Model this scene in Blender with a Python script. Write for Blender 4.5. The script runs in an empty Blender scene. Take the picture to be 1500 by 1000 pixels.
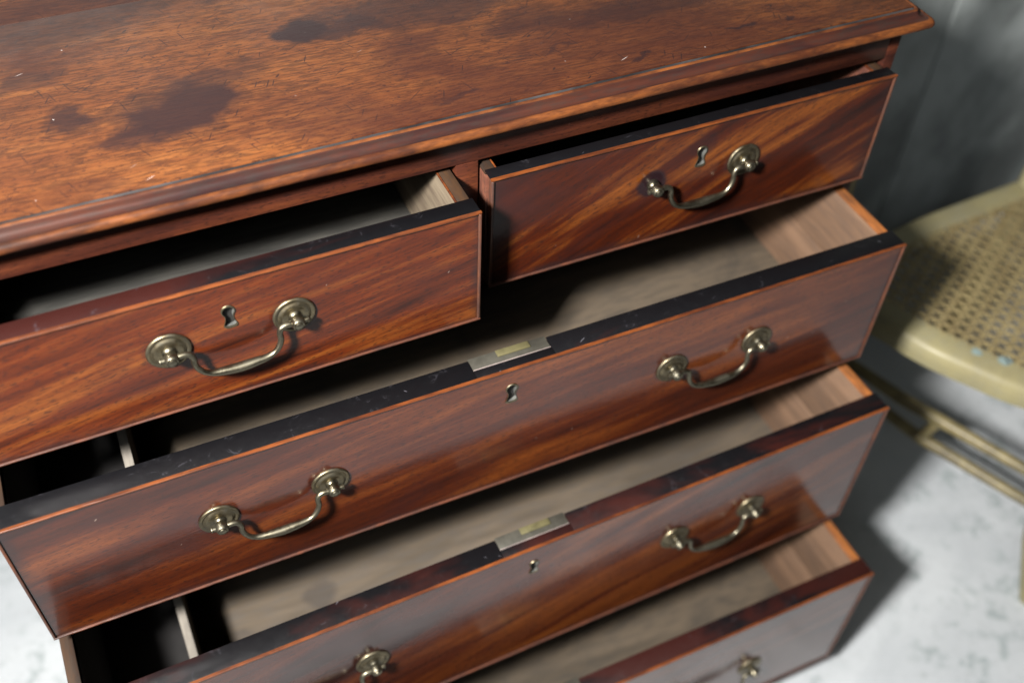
import bpy, bmesh, math, random
from mathutils import Vector, Matrix
random.seed(7)
S = bpy.context.scene
COL = S.collection

# ------------------------------------------------------------ camera
cam_d = bpy.data.cameras.new('camera')
cam = bpy.data.objects.new('camera', cam_d)
COL.objects.link(cam)
cam.location = (-0.294, -0.6908, 0.5867)
cam.rotation_euler = (0.7445, -0.0357, -0.4271)
cam_d.sensor_width = 36.0
cam_d.lens = 36.0 * 1546.16 / 1500.0
cam_d.clip_start = 0.02
cam_d.clip_end = 60
cam_d.dof.use_dof = True
cam_d.dof.focus_distance = 0.93
cam_d.dof.aperture_fstop = 2.5
cam_d.dof.aperture_blades = 9
S.camera = cam

# ------------------------------------------------------------ room light
W = bpy.data.worlds.new('World')
S.world = W
W.use_nodes = True
bg = W.node_tree.nodes['Background']
bg.inputs[0].default_value = (0.74, 0.76, 0.74, 1)
bg.inputs[1].default_value = 0.005

ld = bpy.data.lights.new('key_lamp', 'AREA')  # small near lamp, placed to match the cast shadows
ld.shape = 'RECTANGLE'
ld.size = 0.15
ld.size_y = 0.15
ld.spread = math.radians(140)
ld.energy = 72
ld.color = (1.0, 0.965, 0.925)
lo = bpy.data.objects.new('key_lamp', ld)
COL.objects.link(lo)
lo.location = (-0.88, -0.70, 0.93)
lo.rotation_euler = (Vector((0.2, -0.05, -0.35)) - Vector(lo.location)).to_track_quat('-Z', 'Y').to_euler()

l2 = bpy.data.lights.new('wide_fill_lamp', 'AREA')   # second area lamp, a broad soft fill for the drawer insides
l2.shape = 'RECTANGLE'
l2.size = 1.5
l2.size_y = 1.1
l2.energy = 6
l2.spread = math.radians(110)
l2.color = (0.95, 0.98, 1.0)
lo2 = bpy.data.objects.new('wide_fill_lamp', l2)
COL.objects.link(lo2)
lo2.location = (-1.55, -1.65, 1.9)
lo2.rotation_euler = (Vector((0.0, -0.05, -0.35)) - Vector(lo2.location)).to_track_quat('-Z', 'Y').to_euler()

S.view_settings.view_transform = 'Standard'
S.view_settings.look = 'None'
S.view_settings.exposure = -0.06
S.view_settings.gamma = 1.0
S.view_settings.use_curve_mapping = False
S.render.engine = 'CYCLES'

# ------------------------------------------------------------ node helpers
class NT:
    def __init__(self, name):
        self.m = bpy.data.materials.new(name)
        self.m.use_nodes = True
        self.t = self.m.node_tree
        self.b = self.t.nodes['Principled BSDF']
        self.tc = self.t.nodes.new('ShaderNodeTexCoord').outputs['Object']
    def link(self, a, b):
        self.t.links.new(a, b)
    def put(self, sock, v):
        if hasattr(v, 'is_output') or isinstance(v, bpy.types.NodeSocket):
            self.t.links.new(v, sock)
        else:
            if sock.type == 'RGBA' and len(v) == 3:
                v = (*v, 1)
            sock.default_value = v
    def map(self, loc=(0, 0, 0), rot=(0, 0, 0), scale=(1, 1, 1), vec=None, kind='POINT'):
        # rotate first, then stretch along the rotated axes
        n = self.t.nodes.new('ShaderNodeMapping')
        self.link(vec or self.tc, n.inputs[0])
        n.inputs['Location'].default_value = loc
        n.inputs['Rotation'].default_value = rot
        if tuple(scale) == (1, 1, 1):
            return n.outputs[0]
        k = self.t.nodes.new('ShaderNodeVectorMath')
        k.operation = 'MULTIPLY'
        self.link(n.outputs[0], k.inputs[0])
        k.inputs[1].default_value = scale
        return k.outputs[0]
    def noise(self, vec, scale=1, detail=3, rough=.55, dist=0):
        n = self.t.nodes.new('ShaderNodeTexNoise')
        self.link(vec, n.inputs['Vector'])
        n.inputs['Scale'].default_value = scale
        n.inputs['Detail'].default_value = detail
        n.inputs['Roughness'].default_value = rough
        n.inputs['Distortion'].default_value = dist
        return n.outputs['Fac']
    def noisec(self, vec, scale=1, detail=3):
        n = self.t.nodes.new('ShaderNodeTexNoise')
        self.link(vec, n.inputs['Vector'])
        n.inputs['Scale'].default_value = scale
        n.inputs['Detail'].default_value = detail
        return n.outputs['Color']
    def voro(self, vec, scale=1, rnd=1):
        n = self.t.nodes.new('ShaderNodeTexVoronoi')
        self.link(vec, n.inputs['Vector'])
        n.inputs['Scale'].default_value = scale
        n.inputs['Randomness'].default_value = rnd
        return n.outputs['Distance'], n.outputs['Color']
    def rng(self, v, a, b, c=0., d=1., smooth=True):
        n = self.t.nodes.new('ShaderNodeMapRange')
        n.interpolation_type = 'SMOOTHSTEP' if smooth else 'LINEAR'
        self.put(n.inputs['Value'], v)
        n.inputs['From Min'].default_value = a
        n.inputs['From Max'].default_value = b
        n.inputs['To Min'].default_value = c
        n.inputs['To Max'].default_value = d
        return n.outputs['Result']
    def math(self, op, a, b=0.):
        n = self.t.nodes.new('ShaderNodeMath')
        n.operation = op
        self.put(n.inputs[0], a)
        self.put(n.inputs[1], b)
        return n.outputs[0]
    def vadd(self, a, b, op='ADD'):
        n = self.t.nodes.new('ShaderNodeVectorMath')
        n.operation = op
        self.put(n.inputs[0], a)
        self.put(n.inputs[1], b)
        return n.outputs[0]
    def length(self, a):
        n = self.t.nodes.new('ShaderNodeVectorMath')
        n.operation = 'LENGTH'
        self.put(n.inputs[0], a)
        return n.outputs['Value']
    def mix(self, f, a, b, kind='MIX'):
        n = self.t.nodes.new('ShaderNodeMix')
        n.data_type = 'RGBA'
        n.blend_type = kind
        n.clamp_factor = True
        self.put(n.inputs[0], f)
        self.put(n.inputs[6], a)
        self.put(n.inputs[7], b)
        return n.outputs[2]
    def ramp(self, f, stops):
        n = self.t.nodes.new('ShaderNodeValToRGB')
        e = n.color_ramp.elements
        while len(e) < len(stops):
            e.new(0.5)
        for k, (p, c) in zip(e, stops):
            k.position = p
            k.color = (*c, 1)
        self.put(n.inputs[0], f)
        return n.outputs[0]
    def bump(self, h, strength=.2, dist=.001):
        n = self.t.nodes.new('ShaderNodeBump')
        n.inputs['Strength'].default_value = strength
        n.inputs['Distance'].default_value = dist
        self.link(h, n.inputs['Height'])
        self.link(n.outputs[0], self.b.inputs['Normal'])
        return n.outputs[0]
    def set(self, **k):
        for a, v in k.items():
            self.put(self.b.inputs[a.replace('_', ' ')], v)
        return self.m

def dashes(n, ang, length, width, seed, amount, axis='z'):
    """scattered thin scratches: stretched voronoi cells cut by a threshold"""
    rot = (0, 0, ang) if axis == 'z' else (0, ang, 0)
    k = 3.3
    sc = (1 / (k * length), 1 / (k * width), 1e-4) if axis == 'z' else (1 / (k * length), 1e-4, 1 / (k * width))
    wob = n.vadd(n.vadd(n.noisec(n.tc, 9, 2), (-.5, -.5, -.5)), (.02, .02, .02), 'MULTIPLY')
    v = n.map(loc=(seed, seed * 1.7, seed * .3), rot=rot, scale=sc, vec=n.vadd(n.tc, wob))
    d, c = n.voro(v, 1)
    hit = n.rng(d, .10, .17, 1, 0)
    s = n.t.nodes.new('ShaderNodeSeparateColor')
    n.link(c, s.inputs[0])
    keep = n.rng(s.outputs[0], 1 - amount, 1 - amount + .01)
    return n.math('MULTIPLY', hit, keep)

def mahogany(name, seed, ang, dark, mid, light, lo_=.36, hi_=.66, coat=.55, crough=.2, across=42, along=3.2, blot=.55, marks=(), axis='z', edge=None):
    n = NT(name)
    base = n.map(loc=(seed, seed * .37, seed * 1.3), rot=(0, ang, 0))
    wave = n.vadd(base, n.vadd(n.vadd(n.noisec(base, 5, 2), (-.5, -.5, -.5)), (.05, .02, .018), 'MULTIPLY'))
    st = n.noise(n.map(scale=(along, 9, across), vec=wave), 1, 3.5, .6, .3)
    st2 = n.noise(n.map(scale=(along * 2.6, 20, across * 3.2), vec=wave), 1, 3, .6, .3)
    f = n.math('ADD', n.math('MULTIPLY', st, .78), n.math('MULTIPLY', st2, .24))
    col = n.ramp(f, [(lo_, dark), ((lo_ + hi_) / 2, mid), (hi_, light)])
    fine = n.noise(n.map(scale=(28, 150, 520), vec=base), 1, 3, .65)
    col = n.mix(n.rng(fine, .36, .64, 0., .5), col, n.mix(.5, col, (.010, .004, .003)))
    por = n.noise(n.map(scale=(120, 300, 560), vec=base), 1, 2, .65)
    col = n.mix(n.rng(por, .54, .64, 0, .6), col, (.012, .006, .005))
    bl = n.noise(n.map(scale=(5, 5, 9), vec=base), 1, 4, .62, .6)
    col = n.mix(n.rng(bl, .5, .72, 0, blot), col, (.03, .0085, .007))
    # worn scuffs
    sc = n.math('ADD', dashes(n, .5, .010, .0008, seed + 3, .06, 'y'), dashes(n, ang - .05, .022, .0008, seed + 8, .10, 'y'))
    col = n.mix(n.math('MULTIPLY', sc, .6), col, (.015, .008, .007))
    pale = dashes(n, .9, .003, .0011, seed + 11, .008, 'y')
    col = n.mix(n.math('MULTIPLY', pale, .55), col, (.42, .33, .27))
    for (mx, mz, mr, ms) in marks:
        wob = n.vadd(n.vadd(n.noisec(n.tc, 60, 2), (-.5, -.5, -.5)), (.006, 0, .006), 'MULTIPLY')
        q = n.vadd(n.vadd(n.tc, wob), (-mx, 0, -mz))
        q = n.vadd(q, (1, 0, 1), 'MULTIPLY')
        d = n.length(q)
        col = n.mix(n.rng(d, mr * .8, mr * 1.15, ms, 0), col, (.012, .006, .008))
    if edge:
        x0, x1, z0, z1, w = edge   # old dirt and polish caught along the beads
        s = n.t.nodes.new('ShaderNodeSeparateXYZ')
        n.link(n.tc, s.inputs[0])
        dx = n.math('MINIMUM', n.math('SUBTRACT', s.outputs[0], x0), n.math('SUBTRACT', x1, s.outputs[0]))
        dz = n.math('MINIMUM', n.math('SUBTRACT', s.outputs[2], z0), n.math('SUBTRACT', z1, s.outputs[2]))
        d = n.math('MINIMUM', n.math('MULTIPLY', dx, .45), dz)
        wn = n.math('MULTIPLY', n.noise(n.map(scale=(30, 30, 60)), 1, 3), w * 1.6)
        d = n.math('SUBTRACT', d, n.math('SUBTRACT', wn, w * .8))
        col = n.mix(n.rng(d, 0, w, .75, 0), col, (.016, .008, .008))
    n.set(Base_Color=col, Roughness=n.rng(bl, .3, .7, .42, .58), Coat_Weight=coat, Coat_IOR=1.5)
    n.put(n.b.inputs['Coat Roughness'], n.rng(n.noise(n.map(scale=(14, 14, 30)), 1, 4, .6), .3, .7, crough * .75, crough * 1.45))
    n.b.inputs['Specular IOR Level'].default_value = .08
    h = n.math('ADD', n.math('MULTIPLY', fine, .6), n.math('MULTIPLY', por, -.5))
    nb = n.bump(n.math('ADD', h, n.math('MULTIPLY', n.noise(n.map(scale=(18, 18, 26)), 1, 2), 1.5)), .16, .0006)
    n.link(nb, n.b.inputs['Coat Normal'])
    return n.m

def top_wood():
    n = NT('worn_top_mahogany')
    base = n.map(loc=(3.1, 1.2, .4), rot=(0, 0, .035))
    wave = n.vadd(base, n.vadd(n.vadd(n.noisec(base, 4, 2), (-.5, -.5, -.5)), (.05, .03, .02), 'MULTIPLY'))
    st = n.noise(n.map(scale=(3.6, 15, 9), vec=wave), 1, 5, .66, .5)
    st2 = n.noise(n.map(scale=(15, 120, 9), vec=wave), 1, 3, .6, .2)
    f = n.math('ADD', n.math('MULTIPLY', st, .62), n.math('MULTIPLY', st2, .38))
    col = n.ramp(f, [(.22, (.050, .0140, .0064)), (.48, (.104, .0315, .0090)), (.64, (.150, .0510, .0135)), (.84, (.200, .0800, .0220))])
    fine = n.noise(n.map(scale=(70, 520, 60), vec=base), 1, 2, .6)
    col = n.mix(n.rng(fine, .38, .64, 0., .85), col, n.mix(.7, col, (.012, .005, .004)))
    spk = n.noise(n.map(scale=(160, 420, 60), vec=base), 1, 2, .7)
    col = n.mix(n.rng(spk, .59, .68, 0, .75), col, (.018, .007, .006))
    # broad worn and darkened patches
    bl = n.noise(n.map(scale=(4.0, 7.5, 4), vec=base, loc=(8.3, 2.2, 0)), 1, 6, .62, .5)
    col = n.mix(n.rng(bl, .46, .64, 0, .66), col, (.030, .0080, .0056))
    # spills and ring stains, each with a shape of its own: x, y, rx, ry, strength
    wob = n.vadd(n.vadd(n.noisec(n.map(scale=(1, 1.4, 1)), 18, 7), (-.5, -.5, -.5)), (.10, .075, 0), 'MULTIPLY')
    q0 = n.vadd(n.tc, wob)
    for (x, y, rx, ry, s) in [(-.228, .088, .055, .038, .85), (-.305, .107, .030, .022, .75), (-.265, .06, .035, .014, .65),
                              (-.095, .172, .030, .022, .95), (-.06, .16, .045, .012, .6), (-.335, .175, .03, .02, .55),
                              (-.30, .275, .10, .06, .62), (.02, .17, .11, .035, .6), (.22, .095, .10, .022, .5), (-.13, .30, .14, .05, .6), (-.19, .125, .06, .02, .6), (.10, .11, .05, .02, .4), (-.40, .12, .04, .05, .5),
                              (.30, .030, .012, .004, .8), (.355, .028, .010, .004, .7), (.18, .02, .008, .003, .7),
                              (-.002, .024, .028, .004, .55), (.12, .055, .02, .003, .5)]:
        q = n.vadd(n.vadd(q0, (-x, -y, 0)), (1 / rx, 1 / ry, 0), 'MULTIPLY')
        d = n.length(q)
        col = n.mix(n.rng(d, .58, 1.10, min(1, s * 1.1), 0), col, (.016, .0062, .0066))
        if rx > .02:   # tide mark round the spill
            rim = n.math('MULTIPLY', n.rng(d, .80, .96), n.rng(d, .98, 1.10, 1, 0))
            col = n.mix(n.math('MULTIPLY', rim, s * .3), col, (.012, .005, .005))
    # scratches in several directions
    for (a, l, w, sd, am, k) in [(.5, .026, .0009, 1, .30, .85), (1.2, .018, .0009, 5, .28, .85), (-.6, .022, .0009, 9, .28, .85), (-1.1, .012, .0011, 13, .22, .9), (.05, .035, .0010, 17, .25, .8), (2.4, .006, .0020, 23, .05, .85)]:
        s = dashes(n, a, l, w, sd, am)
        col = n.mix(n.math('MULTIPLY', s, k), col, (.014, .006, .006))
    p = n.math('ADD', dashes(n, .8, .0022, .0014, 31, .012), dashes(n, -.4, .010, .0007, 37, .02))
    col = n.mix(n.math('MULTIPLY', p, .7), col, (.55, .5, .48))
    n.set(Base_Color=col, Roughness=.55, Coat_Weight=.42, Coat_IOR=1.5)
    n.b.inputs['Specular IOR Level'].default_value = .08
    n.put(n.b.inputs['Coat Roughness'], n.rng(n.noise(n.map(scale=(20, 30, 20)), 1, 5, .65), .3, .7, .2, .5))
    h = n.math('ADD', fine, n.math('MULTIPLY', n.noise(n.map(scale=(30, 60, 30)), 1, 4), 1.6))
    nb = n.bump(h, .25, .0007)
    n.link(nb, n.b.inputs['Coat Normal'])
    return n.m

def plain_wood(name, c1, c2, scale, rough=.6, coat=0., stain=None, speck=.3, seed=0, grime=(.02, .018, .016)):
    n = NT(name)
    v = n.map(loc=(seed, seed * 2.1, seed * .7))
    f = n.noise(n.map(vec=v, scale=scale), 1, 4, .62, .4)
    col = n.mix(n.rng(f, .32, .68), c1, c2)
    g = n.noise(n.map(vec=v, scale=tuple(s * 6 for s in scale)), 1, 2, .6)
    col = n.mix(n.rng(g, .42, .66, 0, .6), col, n.mix(.6, col, grime))
    b = n.noise(n.map(vec=v, scale=(11, 11, 11)), 1, 5, .65, .5)
    col = n.mix(n.rng(b, .5, .74, 0, speck), col, grime)
    if stain:
        for (x, y, r, s) in stain:
            wob = n.vadd(n.vadd(n.noisec(n.tc, 30, 3), (-.5, -.5, -.5)), (.02, .02, 0), 'MULTIPLY')
            d = n.length(n.vadd(n.vadd(n.vadd(n.tc, wob), (-x, -y, 0)), (1, 1, 0), 'MULTIPLY'))
            col = n.mix(n.rng(d, r * .6, r * 1.2, s, 0), col, (.03, .028, .028))
    n.set(Base_Color=col, Roughness=rough, Coat_Weight=coat)
    n.b.inputs['Coat Roughness'].default_value = .28
    n.b.inputs['Specular IOR Level'].default_value = .14
    n.bump(n.math('ADD', g, f), .25, .0008)
    return n.m

def edge_mat(name, red, seed):
    """dark polished top edge of a drawer front, worn to red mahogany in places"""
    n = NT(name)
    f = n.noise(n.map(loc=(seed, 0, 0), scale=(5, 14, 9)), 1, 4, .6, .3)
    col = n.mix(n.rng(f, .62 - red, .80 - red), (.0024, .0024, .0032), (.022, .0048, .0036))
    r = n.noise(n.map(loc=(seed, 2, 0), scale=(55, 55, 55)), 1, 5, .75, 1.2)
    col = n.mix(n.rng(r, .60, .70, 0, .22), col, (.06, .058, .07))
    s = n.math('ADD', dashes(n, .7, .004, .0009, seed + 2, .012), dashes(n, -.6, .008, .0007, seed + 5, .03))
    col = n.mix(n.math('MULTIPLY', s, .4), col, (.20, .20, .23))
    n.set(Base_Color=col, Roughness=.6, Coat_Weight=.25)
    n.b.inputs['Specular IOR Level'].default_value = .1
    n.put(n.b.inputs['Coat Roughness'], n.rng(r, .3, .7, .28, .5))
    n.bump(r, .2, .0006)
    return n.m

def brass_mat(name, c, c2, rough):
    n = NT(name)
    f = n.noise(n.map(scale=(90, 90, 90)), 1, 4, .65, .4)
    g = n.noise(n.map(scale=(320, 320, 320)), 1, 3, .6)
    col = n.mix(n.rng(f, .36, .68), c, c2)
    col = n.mix(n.rng(g, .58, .76, 0, .35), col, (.06, .055, .04))
    n.set(Base_Color=col, Metallic=1.0, Roughness=n.rng(f, .3, .7, rough * .8, rough * 1.5))
    n.bump(n.math('ADD', g, f), .08, .0005)
    return n.m

def simple(name, c, rough=.7, metal=0):
    n = NT(name)
    f = n.noise(n.map(scale=(60, 60, 60)), 1, 4, .6)
    n.set(Base_Color=n.mix(n.rng(f, .3, .7), c, tuple(v * .6 for v in c)), Roughness=rough, Metallic=metal)
    return n.m

# ------------------------------------------------------------ mesh helpers
def add_box(bm, x0, x1, y0, y1, z0, z1, bev=0, seg=2, mi=0):
    v = [bm.verts.new(p) for p in ((x0, y0, z0), (x1, y0, z0), (x1, y1, z0), (x0, y1, z0), (x0, y0, z1), (x1, y0, z1), (x1, y1, z1), (x0, y1, z1))]
    fs = [bm.faces.new([v[i] for i in q]) for q in ((0, 3, 2, 1), (4, 5, 6, 7), (0, 1, 5, 4), (1, 2, 6, 5), (2, 3, 7, 6), (3, 0, 4, 7))]
    for f in fs:
        f.material_index = mi
    if bev:
        es = {e for f in fs for e in f.edges}
        r = bmesh.ops.bevel(bm, geom=list(es), offset=bev, segments=seg, profile=.5, affect='EDGES')
        for f in r['faces']:
            f.material_index = mi
    return fs

def obj(name, bm, mats, parent=None, smooth=None, loc=None):
    bmesh.ops.recalc_face_normals(bm, faces=bm.faces)
    me = bpy.data.meshes.new(name)
    bm.to_mesh(me)
    bm.free()
    for m in (mats if isinstance(mats, (list, tuple)) else [mats]):
        me.materials.append(m)
    if smooth:
        for p in me.polygons:
            p.use_smooth = True
        me.set_sharp_from_angle(angle=math.radians(smooth))
    o = bpy.data.objects.new(name, me)
    COL.objects.link(o)
    if parent:
        o.parent = parent
    if loc:
        o.location = loc
    return o

def box(name, mats, parent, x0, x1, y0, y1, z0, z1, bev=0.0008, seg=2):
    bm = bmesh.new()
    add_box(bm, x0, x1, y0, y1, z0, z1, bev, seg)
    return obj(name, bm, mats, parent, 40)

def add_lathe(bm, prof, axis_o, seg=32, mi=0):
    """revolve (r, d) about the -y axis from axis_o; d is the distance out of the drawer front"""
    rings = []
    for r, d in prof:
        if r < 1e-6:
            rings.append([bm.verts.new((axis_o[0], axis_o[1] - d, axis_o[2]))])
        else:
            rings.append([bm.verts.new((axis_o[0] + r * math.cos(2 * math.pi * k / seg), axis_o[1] - d, axis_o[2] + r * math.sin(2 * math.pi * k / seg))) for k in range(seg)])
    for a, b in zip(rings, rings[1:]):
        for k in range(seg):
            k2 = (k + 1) % seg
            q = [a[k % len(a)], a[k2 % len(a)], b[k2 % len(b)], b[k % len(b)]]
            u = []
            for v in q:
                if v not in u:
                    u.append(v)
            if len(u) > 2:
                bm.faces.new(u).material_index = mi

def add_tube(bm, pts, rad, seg=14):
    n = len(pts)
    rings = []
    up = Vector((0, 1, 0))
    for i in range(n):
        t = (Vector(pts[min(i + 1, n - 1)]) - Vector(pts[max(i - 1, 0)])).normalized()
        a = t.cross(up)
        if a.length < 1e-4:
            a = t.cross(Vector((1, 0, 0)))
        a.normalize()
        b = t.cross(a).normalized()
        rings.append([bm.verts.new(Vector(pts[i]) + rad[i] * (math.cos(2 * math.pi * k / seg) * a + math.sin(2 * math.pi * k / seg) * b)) for k in range(seg)])
    for a, b in zip(rings, rings[1:]):
        for k in range(seg):
            bm.faces.new((a[k], a[(k + 1) % seg], b[(k + 1) % seg], b[k]))
    bm.faces.new(rings[0][::-1])
    bm.faces.new(rings[-1])

def catmull(P, k=6):
    out = []
    n = len(P)
    for i in range(n - 1):
        p0, p1, p2, p3 = (Vector(P[max(i - 1, 0)]), Vector(P[i]), Vector(P[i + 1]), Vector(P[min(i + 2, n - 1)]))
        for j in range(k):
            t = j / k
            out.append(.5 * ((2 * p1) + (-p0 + p2) * t + (2 * p0 - 5 * p1 + 4 * p2 - p3) * t * t + (-p0 + 3 * p1 - 3 * p2 + p3) * t ** 3))
    out.append(Vector(P[-1]))
    return out

# ------------------------------------------------------------ materials
D, M, L = (.020, .0075, .0065), (.082, .022, .0085), (.235, .077, .016)
MAT = {}
MAT['top'] = top_wood()
MAT['carc'] = mahogany('carcass_mahogany', 41, 0, (.02, .0065, .005), (.05, .014, .008), (.10, .028, .011), coat=.35, crough=.3)
MAT['nose'] = plain_wood('moulding_orange', (.150, .0480, .0125), (.046, .0135, .0062), (14, 60, 60), .6, .08, speck=.85, grime=(.014, .007, .006))
MAT['cove'] = plain_wood('moulding_dark', (.020, .0085, .0085), (.048, .015, .009), (9, 50, 50), .55, .1, speck=.4, seed=4)
MAT['groove'] = plain_wood('moulding_groove_dust', (.012, .011, .012), (.045, .043, .044), (20, 90, 90), .6, .1, seed=6)
MAT['bead'] = plain_wood('cock_bead_orange', (.165, .046, .0105), (.050, .0135, .0060), (11, 60, 60), .4, .5, speck=.45, grime=(.02, .008, .006), seed=2)
MAT['beadlow'] = plain_wood('cock_bead_brown', (.095, .032, .017), (.045, .020, .015), (25, 90, 90), .45, .35, speck=.3, seed=9)
MAT['side_in'] = plain_wood('drawer_side_pine', (0.164, 0.10004, 0.06314), (0.1107, 0.06724, 0.04264), (20, 4, 40), .75, speck=.3, seed=3, grime=(.07, .05, .04))
MAT['bottom'] = plain_wood('drawer_bottom_board', (0.10148, 0.0792, 0.05624), (0.05676, 0.0456, 0.0333), (4, 22, 20), .8, speck=.55, seed=5, grime=(.035, .033, .03))
MAT['bottom_knot'] = plain_wood('drawer_bottom_board_knots', (0.1161, 0.0912, 0.06586), (0.0645, 0.052, 0.03848), (4, 22, 20), .8, speck=.5, seed=12, stain=[(-.085, .12, .019, .85), (-.20, .155, .02, .5), (-.30, .13, .02, .4), (.15, .08, .03, .35)], grime=(.07, .065, .06))
MAT['bottom_shaded'] = plain_wood('drawer_bottom_shaded_board', (.058, .055, .048), (.034, .033, .030), (4, 22, 20), .8, speck=.5, seed=14, grime=(.015, .015, .014))  # bottom board colour darkened for the shade inside the short drawers
MAT['side_short'] = plain_wood('short_drawer_side', (.135, .108, .075), (.085, .064, .045), (20, 4, 40), .75, speck=.4, seed=16, grime=(.04, .03, .022))
MAT['edge_side'] = plain_wood('drawer_side_top_worn', (.30, .105, .028), (.13, .05, .02), (30, 7, 30), .5, .2, speck=.5, seed=8)
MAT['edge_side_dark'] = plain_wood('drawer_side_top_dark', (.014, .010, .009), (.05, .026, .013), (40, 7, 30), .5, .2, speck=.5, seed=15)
MAT['brass'] = brass_mat('aged_brass', (.20, .18, .128), (.112, .105, .08), .38)
MAT['brass2'] = brass_mat('aged_brass_plate', (.225, .188, .118), (.112, .103, .077), .42)
MAT['steel'] = simple('worn_lock_plate', (0.0713, 0.0682, 0.05456), .55, .4)
MAT['bolt'] = simple('brass_bolt', (0.1292, 0.1156, 0.0544), .55, .4)
MAT['black'] = simple('lock_cavity', (.008, .007, .006), .8)
MAT['dark_sheet'] = simple('near_black_sheet', (.009, .008, .008), .9)  # even near-black colour of the sheets beside the partition
MAT['keywall'] = simple('silvery_keyhole_lining', (.20, .205, .19), .4, .6)
MAT['white_edge'] = simple('scraped_bare_edge', (0.231, 0.189, 0.175), .6)

# ------------------------------------------------------------ floor, wall
FZ = -0.915
def floor_mat():
    n = NT('painted_concrete')
    b = n.noise(n.map(scale=(3.2, 3.2, 3)), 1, 6, .6, .6)
    col = n.mix(n.rng(b, .36, .66), (0.3929, 0.4193, 0.4404), (0.4891, 0.5167, 0.5354))
    s = n.noise(n.map(scale=(32, 32, 5), loc=(2, 4, 1)), 1, 5, .65, .2)
    msk = n.noise(n.map(scale=(4, 4, 4), loc=(9, 1, 1)), 1, 3, .6)
    k = n.math('MULTIPLY', n.rng(s, .50, .64), n.rng(msk, .38, .56))
    col = n.mix(n.math('MULTIPLY', k, .5), col, (.15, .20, .195))
    g = n.noise(n.map(scale=(70, 70, 70)), 1, 4, .7)
    col = n.mix(n.rng(g, .5, .75, 0, .25), col, (.23, .24, .235))
    n.set(Base_Color=col, Roughness=.62)
    n.bump(n.math('ADD', g, b), .2, .003)
    return n.m
bm = bmesh.new()
v = [bm.verts.new(p) for p in ((-6, -6, FZ), (6, -6, FZ), (6, .502, FZ), (-6, .502, FZ))]
bm.faces.new(v)
o = obj('floor', bm, floor_mat())
o['kind'] = 'structure'

def wall_mat(name, c1, c2, seed):
    n = NT(name)
    b = n.noise(n.map(scale=(5, 5, 4.2), loc=(seed, 0, seed)), 1, 4, .55, .3)
    col = n.mix(n.rng(b, .36, .62), c1, c2)
    g = n.noise(n.map(scale=(50, 50, 20)), 1, 4, .6)
    col = n.mix(n.rng(g, .5, .75, 0, .3), col, (.06, .065, .06))
    n.set(Base_Color=col, Roughness=.7)
    n.bump(g, .3, .002)
    return n.m
wm = [wall_mat('mottled_wall_%d' % i, c, d, i * 3.3 + 1) for i, (c, d) in enumerate([((.20, .22, .217), (.42, .46, .455)), ((.17, .19, .187), (.38, .42, .415)), ((.21, .23, .227), (.43, .47, .465))])]
bm = bmesh.new()
add_box(bm, -4, 4, .512, .56, FZ - .02, 2.4)
wall = obj('wall', bm, wm[0])
wall['kind'] = 'structure'
x = -3.9
i = 0
while x < 3.8:     # wide painted boards with open joints
    w = .42
    bm = bmesh.new()
    add_box(bm, x, x + w - .006, .500, .512, FZ + .001, 2.39, .003, 2)
    b = obj('wall_board', bm, wm[(i * 7) % 3], wall, 40)
    x += w
    i += 1

# ------------------------------------------------------------ chest carcass
chest = bpy.data.objects.new('chest_of_drawers', None)
COL.objects.link(chest)
chest.location = (0, 0, FZ)
chest['label'] = 'antique mahogany chest with two short over three long drawers pulled open'
chest['category'] = 'chest of drawers'
BASE = bpy.data.objects
def cbox(name, mat, x0, x1, y0, y1, z0, z1, bev=.001):
    o_ = box(name, mat, chest, x0, x1, y0, y1, z0 - FZ, z1 - FZ, bev)
    return o_
CW, DEP = .475, .47
SHZ = [(0, -.1294), (-.1548, -.3318), (-.3552, -.5766), (-.5979, -.8293)]
cbox('side_panel', MAT['carc'], -CW, -.4618, .0, DEP, -.86, .0375)
cbox('side_panel', MAT['carc'], .4618, CW, .0, DEP, -.86, .0375)
cbox('back_panel', MAT['carc'], -.4616, .4616, DEP - .012, DEP - .001, -.86, .037)
cbox('top_rail', MAT['carc'], -.4616, .4616, .0004, .03, .004, .0373)
cbox('drawer_divider', MAT['carc'], -.0108, .0108, .0006, .03, -.1310, .0038)
cbox('dust_partition', MAT['carc'], -.008, .008, .0302, DEP - .014, -.1310, .0038)
for a, b in zip(SHZ, SHZ[1:]):
    cbox('drawer_rail', MAT['carc'], -.4616, .4616, .0005, .06, b[0] + .002, a[1] - .002)
cbox('bottom_rail', MAT['carc'], -.4616, .4616, .0005, .06, -.86, -.8315)
for sx in (-1, 1):
    bm = bmesh.new()
    add_box(bm, min(sx * .485, sx * .37), max(sx * .485, sx * .37), -.008, .012, 0, .055, .003)
    add_box(bm, min(sx * .485, sx * .462), max(sx * .485, sx * .462), .0121, .13, 0, .055, .003)
    obj('bracket_foot', bm, MAT['carc'], chest, 40)
    bm = bmesh.new()
    add_box(bm, min(sx * .485, sx * .40), max(sx * .485, sx * .40), DEP - .12, DEP, 0, .055, .003)
    obj('bracket_foot', bm, MAT['carc'], chest, 40)

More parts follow.
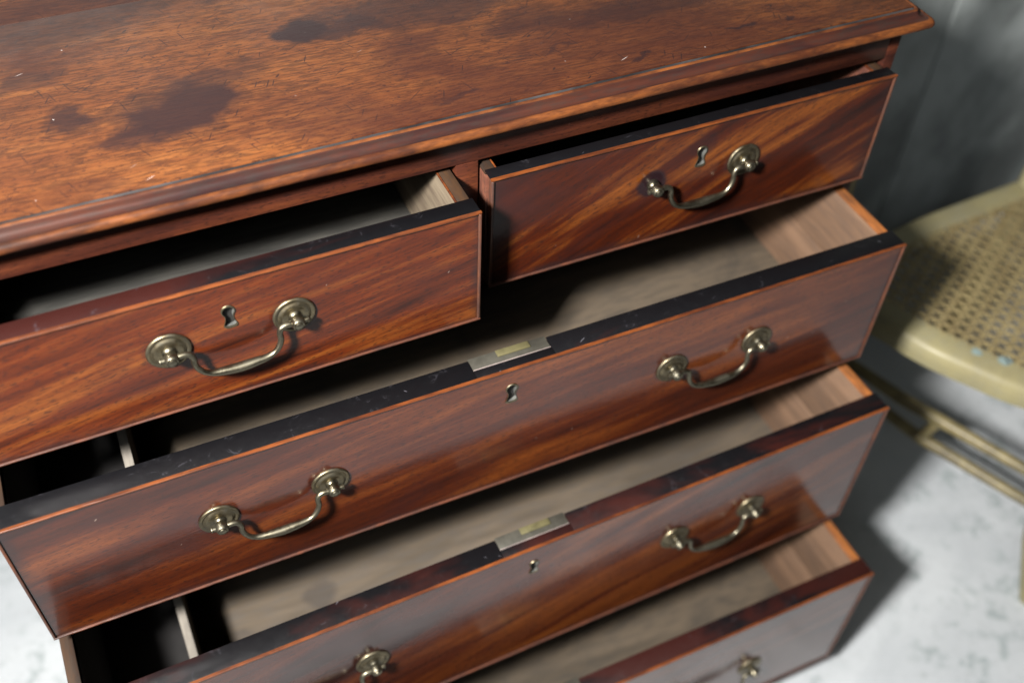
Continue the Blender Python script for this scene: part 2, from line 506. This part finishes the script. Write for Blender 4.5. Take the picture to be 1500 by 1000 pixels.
# top board and its moulded edge (profile: outward offset, height)
for ya, yb in ((-.0005, .2760), (.2766, DEP + .01)):
    o_ = cbox('top_plank', MAT['top'], -CW - .0005, CW + .0005, ya, yb, .0376, .060, .00025 if ya < .1 else .0005)
prof = [(.0006, .0588, 2), (.0010, .0574, 2), (.0024, .0572, 2), (.0030, .0583, 0), (.0040, .0589, 0), (.0052, .0586, 0), (.0062, .0576, 0), (.0068, .0560, 1), (.0074, .0542, 1), (.0084, .0526, 1), (.0100, .0514, 1), (.0120, .0507, 1),
        (.0140, .0505, 1), (.0150, .0509, 1), (.0166, .0510, 0), (.0185, .0502, 0), (.0197, .0486, 0), (.0202, .0463, 0), (.0196, .0440, 0), (.0178, .0422, 0), (.0150, .0412, 1), (.0120, .0406, 1), (.0006, .0400, 1)]
bm = bmesh.new()
path = []
NX = 60
for off, z, mi in prof:
    row = [(-CW - off, DEP), (-CW - off, -off)]
    rr = []
    rr.append(Vector((-CW - off, DEP, z)))
    rc = min(off, .0065)
    for k in range(NX + 1):
        t = k / NX
        xx = (-CW - off) * (1 - t) + (CW + off - rc) * t
        j = .00035 * math.sin(xx * 37 + z * 90) + random.uniform(-.00014, .00014)
        inner = 0 if off < .001 else 1
        rr.append(Vector((xx, -off - j * inner, z + j * .6 * inner)))
    for k in range(1, 7):
        a_ = math.radians(-90 + 90 * k / 6)
        rr.append(Vector((CW + off - rc + rc * math.cos(a_), -off + rc + rc * math.sin(a_), z)))
    for k in range(1, 9):
        rr.append(Vector((CW + off, -off + rc + (DEP + off - rc) * k / 8, z)))
    path.append([bm.verts.new((p.x, p.y, p.z - FZ)) for p in rr])
for i in range(len(path) - 1):
    for k in range(len(path[0]) - 1):
        f = bm.faces.new((path[i][k], path[i + 1][k], path[i + 1][k + 1], path[i][k + 1]))
        f.material_index = prof[i + 1][2]
obj('top_moulding', bm, [MAT['nose'], MAT['cove'], MAT['groove']], chest, 50)

# ------------------------------------------------------------ drawers
def keyhole(s=1.0):
    """outline of the keyhole, z up, centred"""
    pts = []
    for k in range(13):
        a = math.radians(-42 + (264) * k / 12)
        pts.append((.0056 * math.cos(a), .0055 + .0056 * math.sin(a)))
    left = [(-.0034, -.0005), (-.0036, -.004), (-.0052, -.0085), (-.0056, -.0102), (-.0044, -.0118), (-.002, -.0124)]
    pts += left + [(-x_, z_) for x_, z_ in left[::-1]]
    return [(x_ * s, z_ * s) for x_, z_ in pts]

def make_front(name, mats, parent, hx, h, keyx, keyz, ks, loc, yaw, T):
    """drawer front board with a pierced keyhole; local origin at the bottom centre of its face"""
    bm = bmesh.new()
    top = h - .0022
    o4 = [bm.verts.new((x_, 0, z_)) for x_, z_ in ((-hx, 0), (hx, 0), (hx, top), (-hx, top))]
    k = [bm.verts.new((keyx + x_, 0, keyz + z_)) for x_, z_ in keyhole(ks)]
    k2 = [bm.verts.new((v_.co.x, .0036, v_.co.z)) for v_ in k]
    es = [bm.edges.new((o4[i_], o4[(i_ + 1) % 4])) for i_ in range(4)] + [bm.edges.new((k[i_], k[(i_ + 1) % len(k)])) for i_ in range(len(k))]
    bmesh.ops.triangle_fill(bm, use_beauty=True, edges=es)
    for i_ in range(len(k)):
        j_ = (i_ + 1) % len(k)
        bm.faces.new((k[i_], k[j_], k2[j_], k2[i_])).material_index = 1
    bm.faces.new(k2).material_index = 2
    b4 = [bm.verts.new((v_.co.x, T, v_.co.z)) for v_ in o4]
    for i_ in range(4):
        j_ = (i_ + 1) % 4
        bm.faces.new((o4[i_], o4[j_], b4[j_], b4[i_])).material_index = 3 if i_ in (1, 3) else 0
    bm.faces.new(b4[::-1])
    o_ = obj(name, bm, mats, parent)
    o_.location = loc
    o_.rotation_euler = (0, 0, yaw)
    return o_

def backplate(parent, x_, z_):
    bm = bmesh.new()
    prof_ = [(.0185, .0001), (.0186, .0011), (.0180, .0020), (.0168, .0024), (.0154, .0020), (.0146, .0015), (.0137, .0019), (.0126, .0029), (.0110, .0034), (.0085, .0030), (.0060, .0029), (.0040, .0030), (0, .0030)]
    add_lathe(bm, prof_, (x_, 0, z_), 40)
    return obj('backplate', bm, MAT['brass2'], parent, 40)

def post(parent, x_, z_, out, bare=False):
    bm = bmesh.new()
    prof_ = [(.0060, .0026), (.0062, .0036), (.0050, .0044), (.0044, .0056), (.0047, .0066), (.0057, .0076), (.0060, .0100), (.0059, .0128), (.0053, .0146), (.0049, .0152), (.0044, .0154), (.0038, .0150), (.0034, .0150), (.0031, .0162), (.0016, .0167), (0, .0168)]
    if bare:
        prof_[0] = (.0060, .0002)
    add_lathe(bm, prof_, (x_, 0, z_), 24)
    # pin end of the bail on the outer side
    add_tube(bm, [(x_ + out * .0045, -.0102, z_), (x_ + out * .0082, -.0102, z_)], [.0021, .0021], 12)
    add_tube(bm, [(x_ + out * .0078, -.0102, z_), (x_ + out * .0086, -.0102, z_), (x_ + out * .0096, -.0102, z_), (x_ + out * .0103, -.0102, z_)], [.0018, .0028, .0027, .0012], 12)
    return obj('handle_post', bm, MAT['brass'], parent, 40)

def bail(parent, xc, z_, s, tilt=0.0):
    half = s / 2
    prof_ = [(half - .004, 0), (half - .0105, .0002), (half - .0146, -.0018), (half - .0164, -.0065), (half - .0162, -.0115), (half - .0180, -.0175), (half - .0225, -.0232), (half - .0295, -.0266), (half - .040, -.0278), (0, -.0285)]
    pts = [(-a_, 0, b_) for a_, b_ in prof_] + [(a_, 0, b_) for a_, b_ in prof_[-2::-1]]
    C_ = catmull(pts, 5)
    rad = []
    for p in C_:
        u = abs(p.x) / half
        if u < .5:
            r_ = .0025 + .0019 * max(0, math.cos(u / .5 * math.pi / 2)) ** .9
        else:
            r_ = .0024 + .0004 * min(1, (u - .5) * 3)
        rad.append(r_)
    P = [(xc + p.x, -.0102 - math.sin(tilt) * p.z * -1, z_ + p.z * math.cos(tilt)) for p in C_]
    bm = bmesh.new()
    add_tube(bm, P, rad, 16)
    return obj('bail', bm, MAT['brass'], parent, 60)

def worn_bead(mat, parent, x0, x1, y0, y1, z0, z1, wear=.0003):
    """thin rounded strip along x, a little uneven, rubbed and chipped along its length"""
    bm = bmesh.new()
    c_ = min(y1 - y0, z1 - z0) * .3
    sec = [(y0 + c_, z0), (y0 + c_ * .3, z0 + c_ * .3), (y0, z0 + c_), (y0, z1 - c_), (y0 + c_ * .3, z1 - c_ * .3), (y0 + c_, z1), (y1, z1), (y1, z0)]
    n_ = max(24, int((x1 - x0) / .006))
    rows = []
    chip = 0
    for k in range(n_ + 1):
        xx = x0 + (x1 - x0) * k / n_
        if random.random() < .035:
            chip = random.uniform(.0004, .0010)
        else:
            chip *= random.choice((0, .6))
        w = wear * (.5 * math.sin(xx * 61 + z1 * 40) + random.uniform(-.6, .6))
        row = []
        for i_, (yy, zz) in enumerate(sec):
            if 0 < i_ < 6:
                yy += w * .7 + chip * (.9 if i_ > 2 else .3)
                zz += (-1 if i_ > 2 else 1) * (abs(w) * .5 + chip * .4)
            row.append(bm.verts.new((xx, yy, zz)))
        rows.append(row)
    for A, B in zip(rows, rows[1:]):
        for i_ in range(8):
            bm.faces.new((A[i_], A[(i_ + 1) % 8], B[(i_ + 1) % 8], B[i_]))
    bm.faces.new(rows[0][::-1])
    bm.faces.new(rows[-1])
    return obj('cock_bead', bm, mat, parent, 60)

def drawer(x0, x1, ztop, h, yf, yaw, fm, em, keyz, handles, hz, label, bead_red, lock=False, bottom='bottom', depth=.41, partition=None, noplate=(), ks=.92, edge_tint='edge_side', T=.0225):
    xc, hx = (x0 + x1) / 2, (x1 - x0) / 2
    d = make_front('drawer', [fm, MAT['keywall'], MAT['black'], MAT['cutend']], chest, hx - .0030, h, 0, keyz, ks, (xc, yf + .0025, ztop - h - FZ), yaw, T)
    d['label'] = label
    # cock beads round the front
    B, pr_ = .0021, .0020
    worn_bead(MAT['bead'], d, -hx, hx, -pr_, .0012, h - B, h)
    worn_bead(MAT['beadlow'], d, -hx, hx, -pr_, .0200, -B, -.0001, .0002)
    box('cock_bead', MAT['bead2'], d, -hx, -hx + .0028, -pr_, .0050, .0002, h - B - .0002, .0010, 3)
    box('cock_bead', MAT['bead2'], d, hx - .0028, hx, -pr_, .0050, .0002, h - B - .0002, .0010, 3)
    # dark polished top edge (notched round the lock plate)
    z0, z1 = h - .0021, h - .0002
    if lock:
        lx0, lx1, ly = -.035, .045, .0125
        box('top_edge', em, d, -hx + .0002, lx0 - .0006, .0014, T + .002, z0, z1, .0005)
        box('top_edge', em, d, lx1 + .0006, hx - .0002, .0014, T + .002, z0, z1, .0005)
        box('top_edge', em, d, lx0 - .0004, lx1 + .0004, .0014, ly - .0012, z0, z1 - .0004, .0003)
        box('lock_lining', MAT['white_edge'], d, lx0, lx1, ly - .0010, ly - .0002, z0, z1 - .0002, .0002)
        box('lock_plate', MAT['steel'], d, lx0, lx1, ly, T + .0045, z0 - .0003, z1 - .0008, .0003)
        box('lock_bolt', MAT['bolt'], d, -.007, .027, ly + .0062, T + .0040, z1 - .0007, z1 + .0006, .0003)
    else:
        box('top_edge', em, d, -hx + .0002, hx - .0002, .0014, T + .002, z0, z1, .0005)
    # box of the drawer
    st = .0115
    ws = MAT['side_in' if h > .15 else 'side_short' if x0 < 0 else 'cutend']
    for sx in (-1, 1):
        xo, xi = sx * (hx - .001), sx * (hx - .001 - st)
        a_, b_ = min(xo, xi), max(xo, xi)
        bm = bmesh.new()
        zt = h - .004
        if h > .15:
            add_box(bm, a_, b_, T + .0002, depth, .001, h * .50, .0007)
            add_box(bm, a_ + .0006, b_ - .0006, T + .0002, depth, h * .50 + .0012, zt - .003, .0007)
        else:
            add_box(bm, a_, b_, T + .0002, depth, .001, zt - .003, .0007)
        s_ = obj('drawer_side', bm, ws, d, 40)
        if h < .15:   # worn orange arris along the inner edge
            xi2 = xi - sx * .0014
            box('side_arris', MAT['bead'], d, min(xi, xi2), max(xi, xi2), T + .0026, depth, zt - .0028, zt - .0002, .0003)
            a_, b_ = min(xo, xi + sx * .0002), max(xo, xi + sx * .0002)
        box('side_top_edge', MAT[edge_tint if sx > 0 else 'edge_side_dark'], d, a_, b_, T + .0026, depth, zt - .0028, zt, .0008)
    iw = hx - .001 - st - .0002
    box('drawer_back', ws, d, -iw, iw, depth - .012, depth, .012, h - .012, .0006)
    box('drawer_bottom', MAT[bottom], d, -iw, iw, T + .0002, depth - .0122, .010, .017, .0004)
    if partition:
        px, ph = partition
        box('compartment_dark_sheet', MAT['dark_sheet'], d, -iw + .0016, px - .0047, T + .0006, depth - .0126, .0172, .0186, .0004)  # thin near-black sheets added over the bottom and side left of the partition
        box('compartment_dark_sheet', MAT['dark_sheet'], d, -iw + .0002, -iw + .0014, T + .0006, depth - .0126, .0172, h - .010, .0004)
        box('partition', MAT['partition'], d, px - .0045, px + .0045, T + .0004, depth - .0124, .0172, ph, .0012)
    # keyhole rim
    kh = keyhole(ks)
    bm = bmesh.new()
    lo_ = []
    for f_, yy in ((1.0, -.0001), (1.0, -.0009), (1.13, -.0009), (1.17, -.0001)):
        cxk = 0
        lo_.append([bm.verts.new((a_ * (f_ if f_ > 1 else .99), yy, keyz + b_ * (f_ if f_ > 1 else .99))) for a_, b_ in kh])
    for A, B_ in zip(lo_, lo_[1:]):
        for i_ in range(len(kh)):
            j_ = (i_ + 1) % len(kh)
            bm.faces.new((A[i_], A[j_], B_[j_], B_[i_]))
    obj('keyhole_rim', bm, MAT['brass2'], d, 50)
    # handles
    s = .1048
    for hxc in handles:
        for sg in (-1, 1):
            X = hxc + sg * s / 2
            if (hxc, sg) not in noplate:
                backplate(d, X, hz)
            post(d, X, hz, sg, (hxc, sg) in noplate)
        bail(d, hxc, hz, s, random.uniform(.10, .22))
    return d

MAT['bead2'] = plain_wood('cock_bead_side', (.10, .036, .018), (.055, .030, .024), (90, 90, 25), .45, .3, speck=.4, seed=19, grime=(.03, .016, .014))
MAT['cutend'] = plain_wood('drawer_front_end_grain', (.13, .05, .03), (.07, .026, .018), (60, 60, 30), .5, .3, speck=.5, seed=21)
MAT['partition'] = plain_wood('partition_pale_board', (.22, .20, .17), (.15, .135, .115), (30, 6, 30), .8, seed=23, speck=.2, grime=(.1, .09, .08))
s_h = .2369
f_sl = mahogany('front_short_near', 11, .16, (0.02337, 0.00502, 0.00262), (0.08321, 0.0154, 0.00338), (0.1764, 0.0517, 0.00907), lo_=.36, hi_=0.66, coat=.5, crough=.12, blot=.5, edge=(-.224, .224, 0, .129, .006), marks=((-0.0524, 0.0725, 0.0205, 0.50), (0.0524, 0.0725, 0.0205, 0.50)))
f_sr = mahogany('front_short_far', 23, .42, (0.01402, 0.00348, 0.00239), (0.05218, 0.00924, 0.00258), (0.1764, 0.05027, 0.00761), lo_=.38, hi_=0.63, coat=.4, crough=.13, blot=.7, across=26, along=3.2, edge=(-.224, .224, 0, .129, .010), marks=((0.0524, 0.0725, 0.0205, 0.50), (-0.0524, 0.0725, 0.0165, 0.95), (0.0000, 0.1050, 0.0160, 0.35)))
f_l1 = mahogany('front_long_upper', 37, .13, (0.01714, 0.00438, 0.00296), (0.05994, 0.01204, 0.00372), (0.13759, 0.0359, 0.00708), lo_=.36, hi_=0.67, coat=.95, crough=.12, blot=.55, across=26, along=2.4, edge=(-.46, .46, 0, .177, .007), marks=((-0.2893, 0.0976, 0.0205, 0.50), (-0.1845, 0.0976, 0.0205, 0.50), (0.1845, 0.0976, 0.0205, 0.50), (0.2893, 0.0976, 0.0205, 0.50)))
f_l2 = mahogany('front_long_middle', 53, .25, (0.01558, 0.00386, 0.00262), (0.06206, 0.01204, 0.00338), (0.15523, 0.04165, 0.00734), lo_=.36, hi_=0.65, coat=1, crough=.13, blot=.4, across=19, along=2.4, edge=(-.46, .46, 0, .221, .007), marks=((-0.2893, 0.1208, 0.0205, 0.50), (-0.1845, 0.1208, 0.0205, 0.50), (0.1845, 0.1208, 0.0205, 0.50), (0.2893, 0.1208, 0.0205, 0.50)))
f_l3 = mahogany('front_long_lower', 67, .12, (0.019, 0.00598, 0.00506), (0.0602, 0.0152, 0.0064), (0.105, 0.0306, 0.00864), coat=1, crough=.14, blot=.4, edge=(-.46, .46, 0, .231, .006))
e_sl = edge_mat('edge_near', .19, 1.0)
e_sr = edge_mat('edge_far', .02, 4.0)
e_l1 = edge_mat('edge_upper', .05, 8.0)
e_l2 = edge_mat('edge_middle', .19, 12.0)
e_l3 = edge_mat('edge_lower', .17, 17.0)

drawer(-.46, -.0123, 0, .1294, -.0641, .0081, f_sl, e_sl, .1294 - .0379, (0,), .1294 - .0569, 'left short drawer of the top row, with two round backplates', 0, depth=.40, edge_tint='edge_side_dark', bottom='bottom_shaded', T=.0175)
drawer(.0123, .46, 0, .1294, -.0262, .0014, f_sr, e_sr, .1294 - .0379, (0,), .1294 - .0569, 'right short drawer of the top row, missing one backplate', 0, depth=.40, T=.0130, bottom='bottom_shaded', edge_tint='edge_side_dark', noplate=((0, -1),))
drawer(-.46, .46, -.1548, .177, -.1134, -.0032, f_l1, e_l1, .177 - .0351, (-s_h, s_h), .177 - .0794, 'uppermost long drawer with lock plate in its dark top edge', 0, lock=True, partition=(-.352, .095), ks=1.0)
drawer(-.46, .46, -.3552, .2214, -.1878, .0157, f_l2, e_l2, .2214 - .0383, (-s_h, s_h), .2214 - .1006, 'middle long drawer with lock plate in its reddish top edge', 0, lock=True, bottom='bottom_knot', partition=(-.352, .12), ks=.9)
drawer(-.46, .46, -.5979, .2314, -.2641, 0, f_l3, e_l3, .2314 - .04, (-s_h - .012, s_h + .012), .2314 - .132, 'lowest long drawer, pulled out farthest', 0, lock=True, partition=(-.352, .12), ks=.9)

# ------------------------------------------------------------ cane chair
chair = bpy.data.objects.new('cane_chair', None)
COL.objects.link(chair)
CZ = -.45
chair.location = (.85, .0, FZ)
chair['label'] = 'cream painted chair with woven cane seat beside the chest'
chair['category'] = 'chair'
cream = plain_wood('cream_paint', (0.2526, 0.2255, 0.1188), (0.1827, 0.164, 0.0924), (9, 9, 9), .55, .15, speck=.4, seed=31, grime=(.20, .19, .13))
olive = plain_wood('worn_olive_paint', (0.2077, 0.174, 0.084), (0.1088, 0.0894, 0.044), (14, 14, 14), .5, .2, speck=.5, seed=35, grime=(.05, .045, .03))
cane_m = plain_wood('cane_strands', (0.2963, 0.2415, 0.1188), (0.1901, 0.147, 0.0686), (40, 40, 40), .6, .1, speck=.3, seed=33, grime=(.12, .09, .05))
def rounded(poly, r, seg=8):
    out = []
    n = len(poly)
    for i_ in range(n):
        p, a, b = Vector(poly[i_]), Vector(poly[i_ - 1]), Vector(poly[(i_ + 1) % n])
        u, w = (a - p).normalized(), (b - p).normalized()
        A, B = p + u * r, p + w * r
        for k in range(seg + 1):
            t = k / seg
            out.append((1 - t) ** 2 * A + 2 * t * (1 - t) * p + t * t * B)
    return out
QX, QY = chair.location.x, chair.location.y
corn = [(.575, .128), (.655, -.070), (.715, -.165), (.782, -.240), (1.15, -.17), (1.07, .178), (.83, .165)]
corn = [(a_ - QX, b_ - QY) for a_, b_ in corn]
def inset(poly, d):
    n = len(poly)
    out = []
    for i_ in range(n):
        p, a, b = Vector(poly[i_]), Vector(poly[i_ - 1]), Vector(poly[(i_ + 1) % n])
        u, w = (p - a).normalized(), (b - p).normalized()
        n1, n2 = Vector((-u.y, u.x)), Vector((-w.y, w.x))
        m = (n1 + n2) / (1 + n1.dot(n2))
        out.append(p + m * d)
    return out
outer = rounded(corn, .028)
inner_poly = inset(corn, .042)
inner = rounded(inner_poly, .022)
seatz = CZ - FZ
bm = bmesh.new()
cen = sum((p for p in outer), Vector((0, 0))) / len(outer)
rings = []
for (k, z_) in [(0, -.034), (-.001, -.020), (0, -.010), (.004, -.003), (.010, 0), (1, 0), (1.0, -.016)]:
    ring = []
    for p, q in zip(outer, inner):
        if k < .5:
            w = p + (q - p).normalized() * k
        else:
            w = q
        ring.append(bm.verts.new((w.x, w.y, seatz + z_)))
    rings.append(ring)
rings.append(rings[0])
N_ = len(outer)
for A, B in zip(rings, rings[1:]):
    for i_ in range(N_):
        bm.faces.new((A[i_], A[(i_ + 1) % N_], B[(i_ + 1) % N_], B[i_]))
seat = obj('seat_frame', bm, cream, chair, 50)
# woven cane strands, clipped to the opening
def clip(p, dvec, poly):
    t0, t1 = -9, 9
    n = len(poly)
    for i_ in range(n):
        a, b = poly[i_], poly[(i_ + 1) % n]
        e = b - a
        nn = Vector((-e.y, e.x))
        den = nn.dot(dvec)
        num = nn.dot(p - a)
        if abs(den) < 1e-9:
            if num < 0:
                return None
            continue
        t = -num / den
        if den > 0:
            t0 = max(t0, t)
        else:
            t1 = min(t1, t)
    return (t0, t1) if t1 > t0 + .004 else None
poly = inset(corn, .036)
bm = bmesh.new()
ax = (Vector(corn[3]) - Vector(corn[0])).normalized()
ay = Vector((-ax.y, ax.x))
def strand(p, dv, w, z_):
    c_ = clip(p, dv, poly)
    if not c_:
        return
    a, b = p + dv * c_[0], p + dv * c_[1]
    nn = Vector((-dv.y, dv.x)) * w / 2
    vs = [bm.verts.new((q.x, q.y, seatz + zz)) for zz in (z_ - .0009, z_) for q in (a - nn, b - nn, b + nn, a + nn)]
    for q in ((0, 3, 2, 1), (4, 5, 6, 7), (0, 1, 5, 4), (1, 2, 6, 5), (2, 3, 7, 6), (3, 0, 4, 7)):
        bm.faces.new([vs[i_] for i_ in q])
PIT = .0185
for k in range(-26, 27):
    for off in (-.0016, .0016):
        strand(cen + ay * (k * PIT + off), ax, .0019, -.0030)
        strand(cen + ax * (k * PIT + off), ay, .0019, -.0018)
d1 = (ax + ay).normalized()
d2 = (ax - ay).normalized()
for k in range(-40, 41):
    strand(cen + ay * ((k + .5) * PIT), d1, .0024, -.0006)
    strand(cen + ay * ((k + .5) * PIT), d2, .0024, .0006)
cane = obj('cane_weave', bm, cane_m, chair)
cane['kind'] = 'stuff'
def bar(name, P, R, mat=cream):
    bm = bmesh.new()
    Q = [(p[0] - QX, p[1] - QY, p[2] - FZ) for p in P]
    add_tube(bm, Q, R, 16)
    return obj(name, bm, mat, chair, 50)
bar('leg', [(.79, -.205, -.462), (.812, -.222, -.62), (.838, -.25, -.78), (.862, -.287, -.914)], [.018, .019, .016, .013])
bar('leg', [(1.12, -.155, -.462), (1.15, -.19, -.7), (1.18, -.23, -.914)], [.018, .018, .013])
bar('leg', [(.605, .118, -.462), (.67, .125, -.68), (.70, .16, -.914)], [.019, .019, .015])
bar('leg', [(1.045, .155, -.462), (1.06, .17, -.68), (1.08, .20, -.914)], [.019, .019, .015])
bar('back_post', [(.598, .122, -.455), (.592, .126, -.2), (.584, .14, .12)], [.019, .019, .016])
bar('back_post', [(1.042, .158, -.455), (1.052, .164, -.2), (1.06, .178, .12)], [.019, .019, .016])
bar('crest_rail', [(.575, .142, .085), (.82, .175, .10), (1.07, .18, .085)], [.022, .026, .022])
bar('stretcher', [(.664, .120, -.632), (.71, -.02, -.632), (.80, -.216, -.632)], [.0085, .0105, .0085], olive)
bar('stretcher', [(.680, .130, -.690), (.733, -.06, -.690), (.806, -.226, -.690)], [.0085, .0095, .0085], olive)
bar('stretcher_block', [(.737, -.064, -.690), (.741, -.070, -.660), (.744, -.076, -.634)], [.010, .0085, .010], olive)
chipm = simple('pale_blue_paint_chip', (.22, .29, .28), .7)
for (x_, y_, r_) in ((.710, -.096, .009), (.733, -.124, .013)):
    bm = bmesh.new()
    n_ = 9
    vs = [bm.verts.new((x_ - QX + r_ * random.uniform(.6, 1) * math.cos(k * 2 * math.pi / n_), y_ - QY + r_ * random.uniform(.5, .9) * math.sin(k * 2 * math.pi / n_), seatz + .0006)) for k in range(n_)]
    bm.faces.new(vs)
    r = bmesh.ops.extrude_face_region(bm, geom=list(bm.faces))
    for g in r['geom']:
        if isinstance(g, bmesh.types.BMVert):
            g.co.z -= .0012
    obj('paint_chip', bm, chipm, chair)
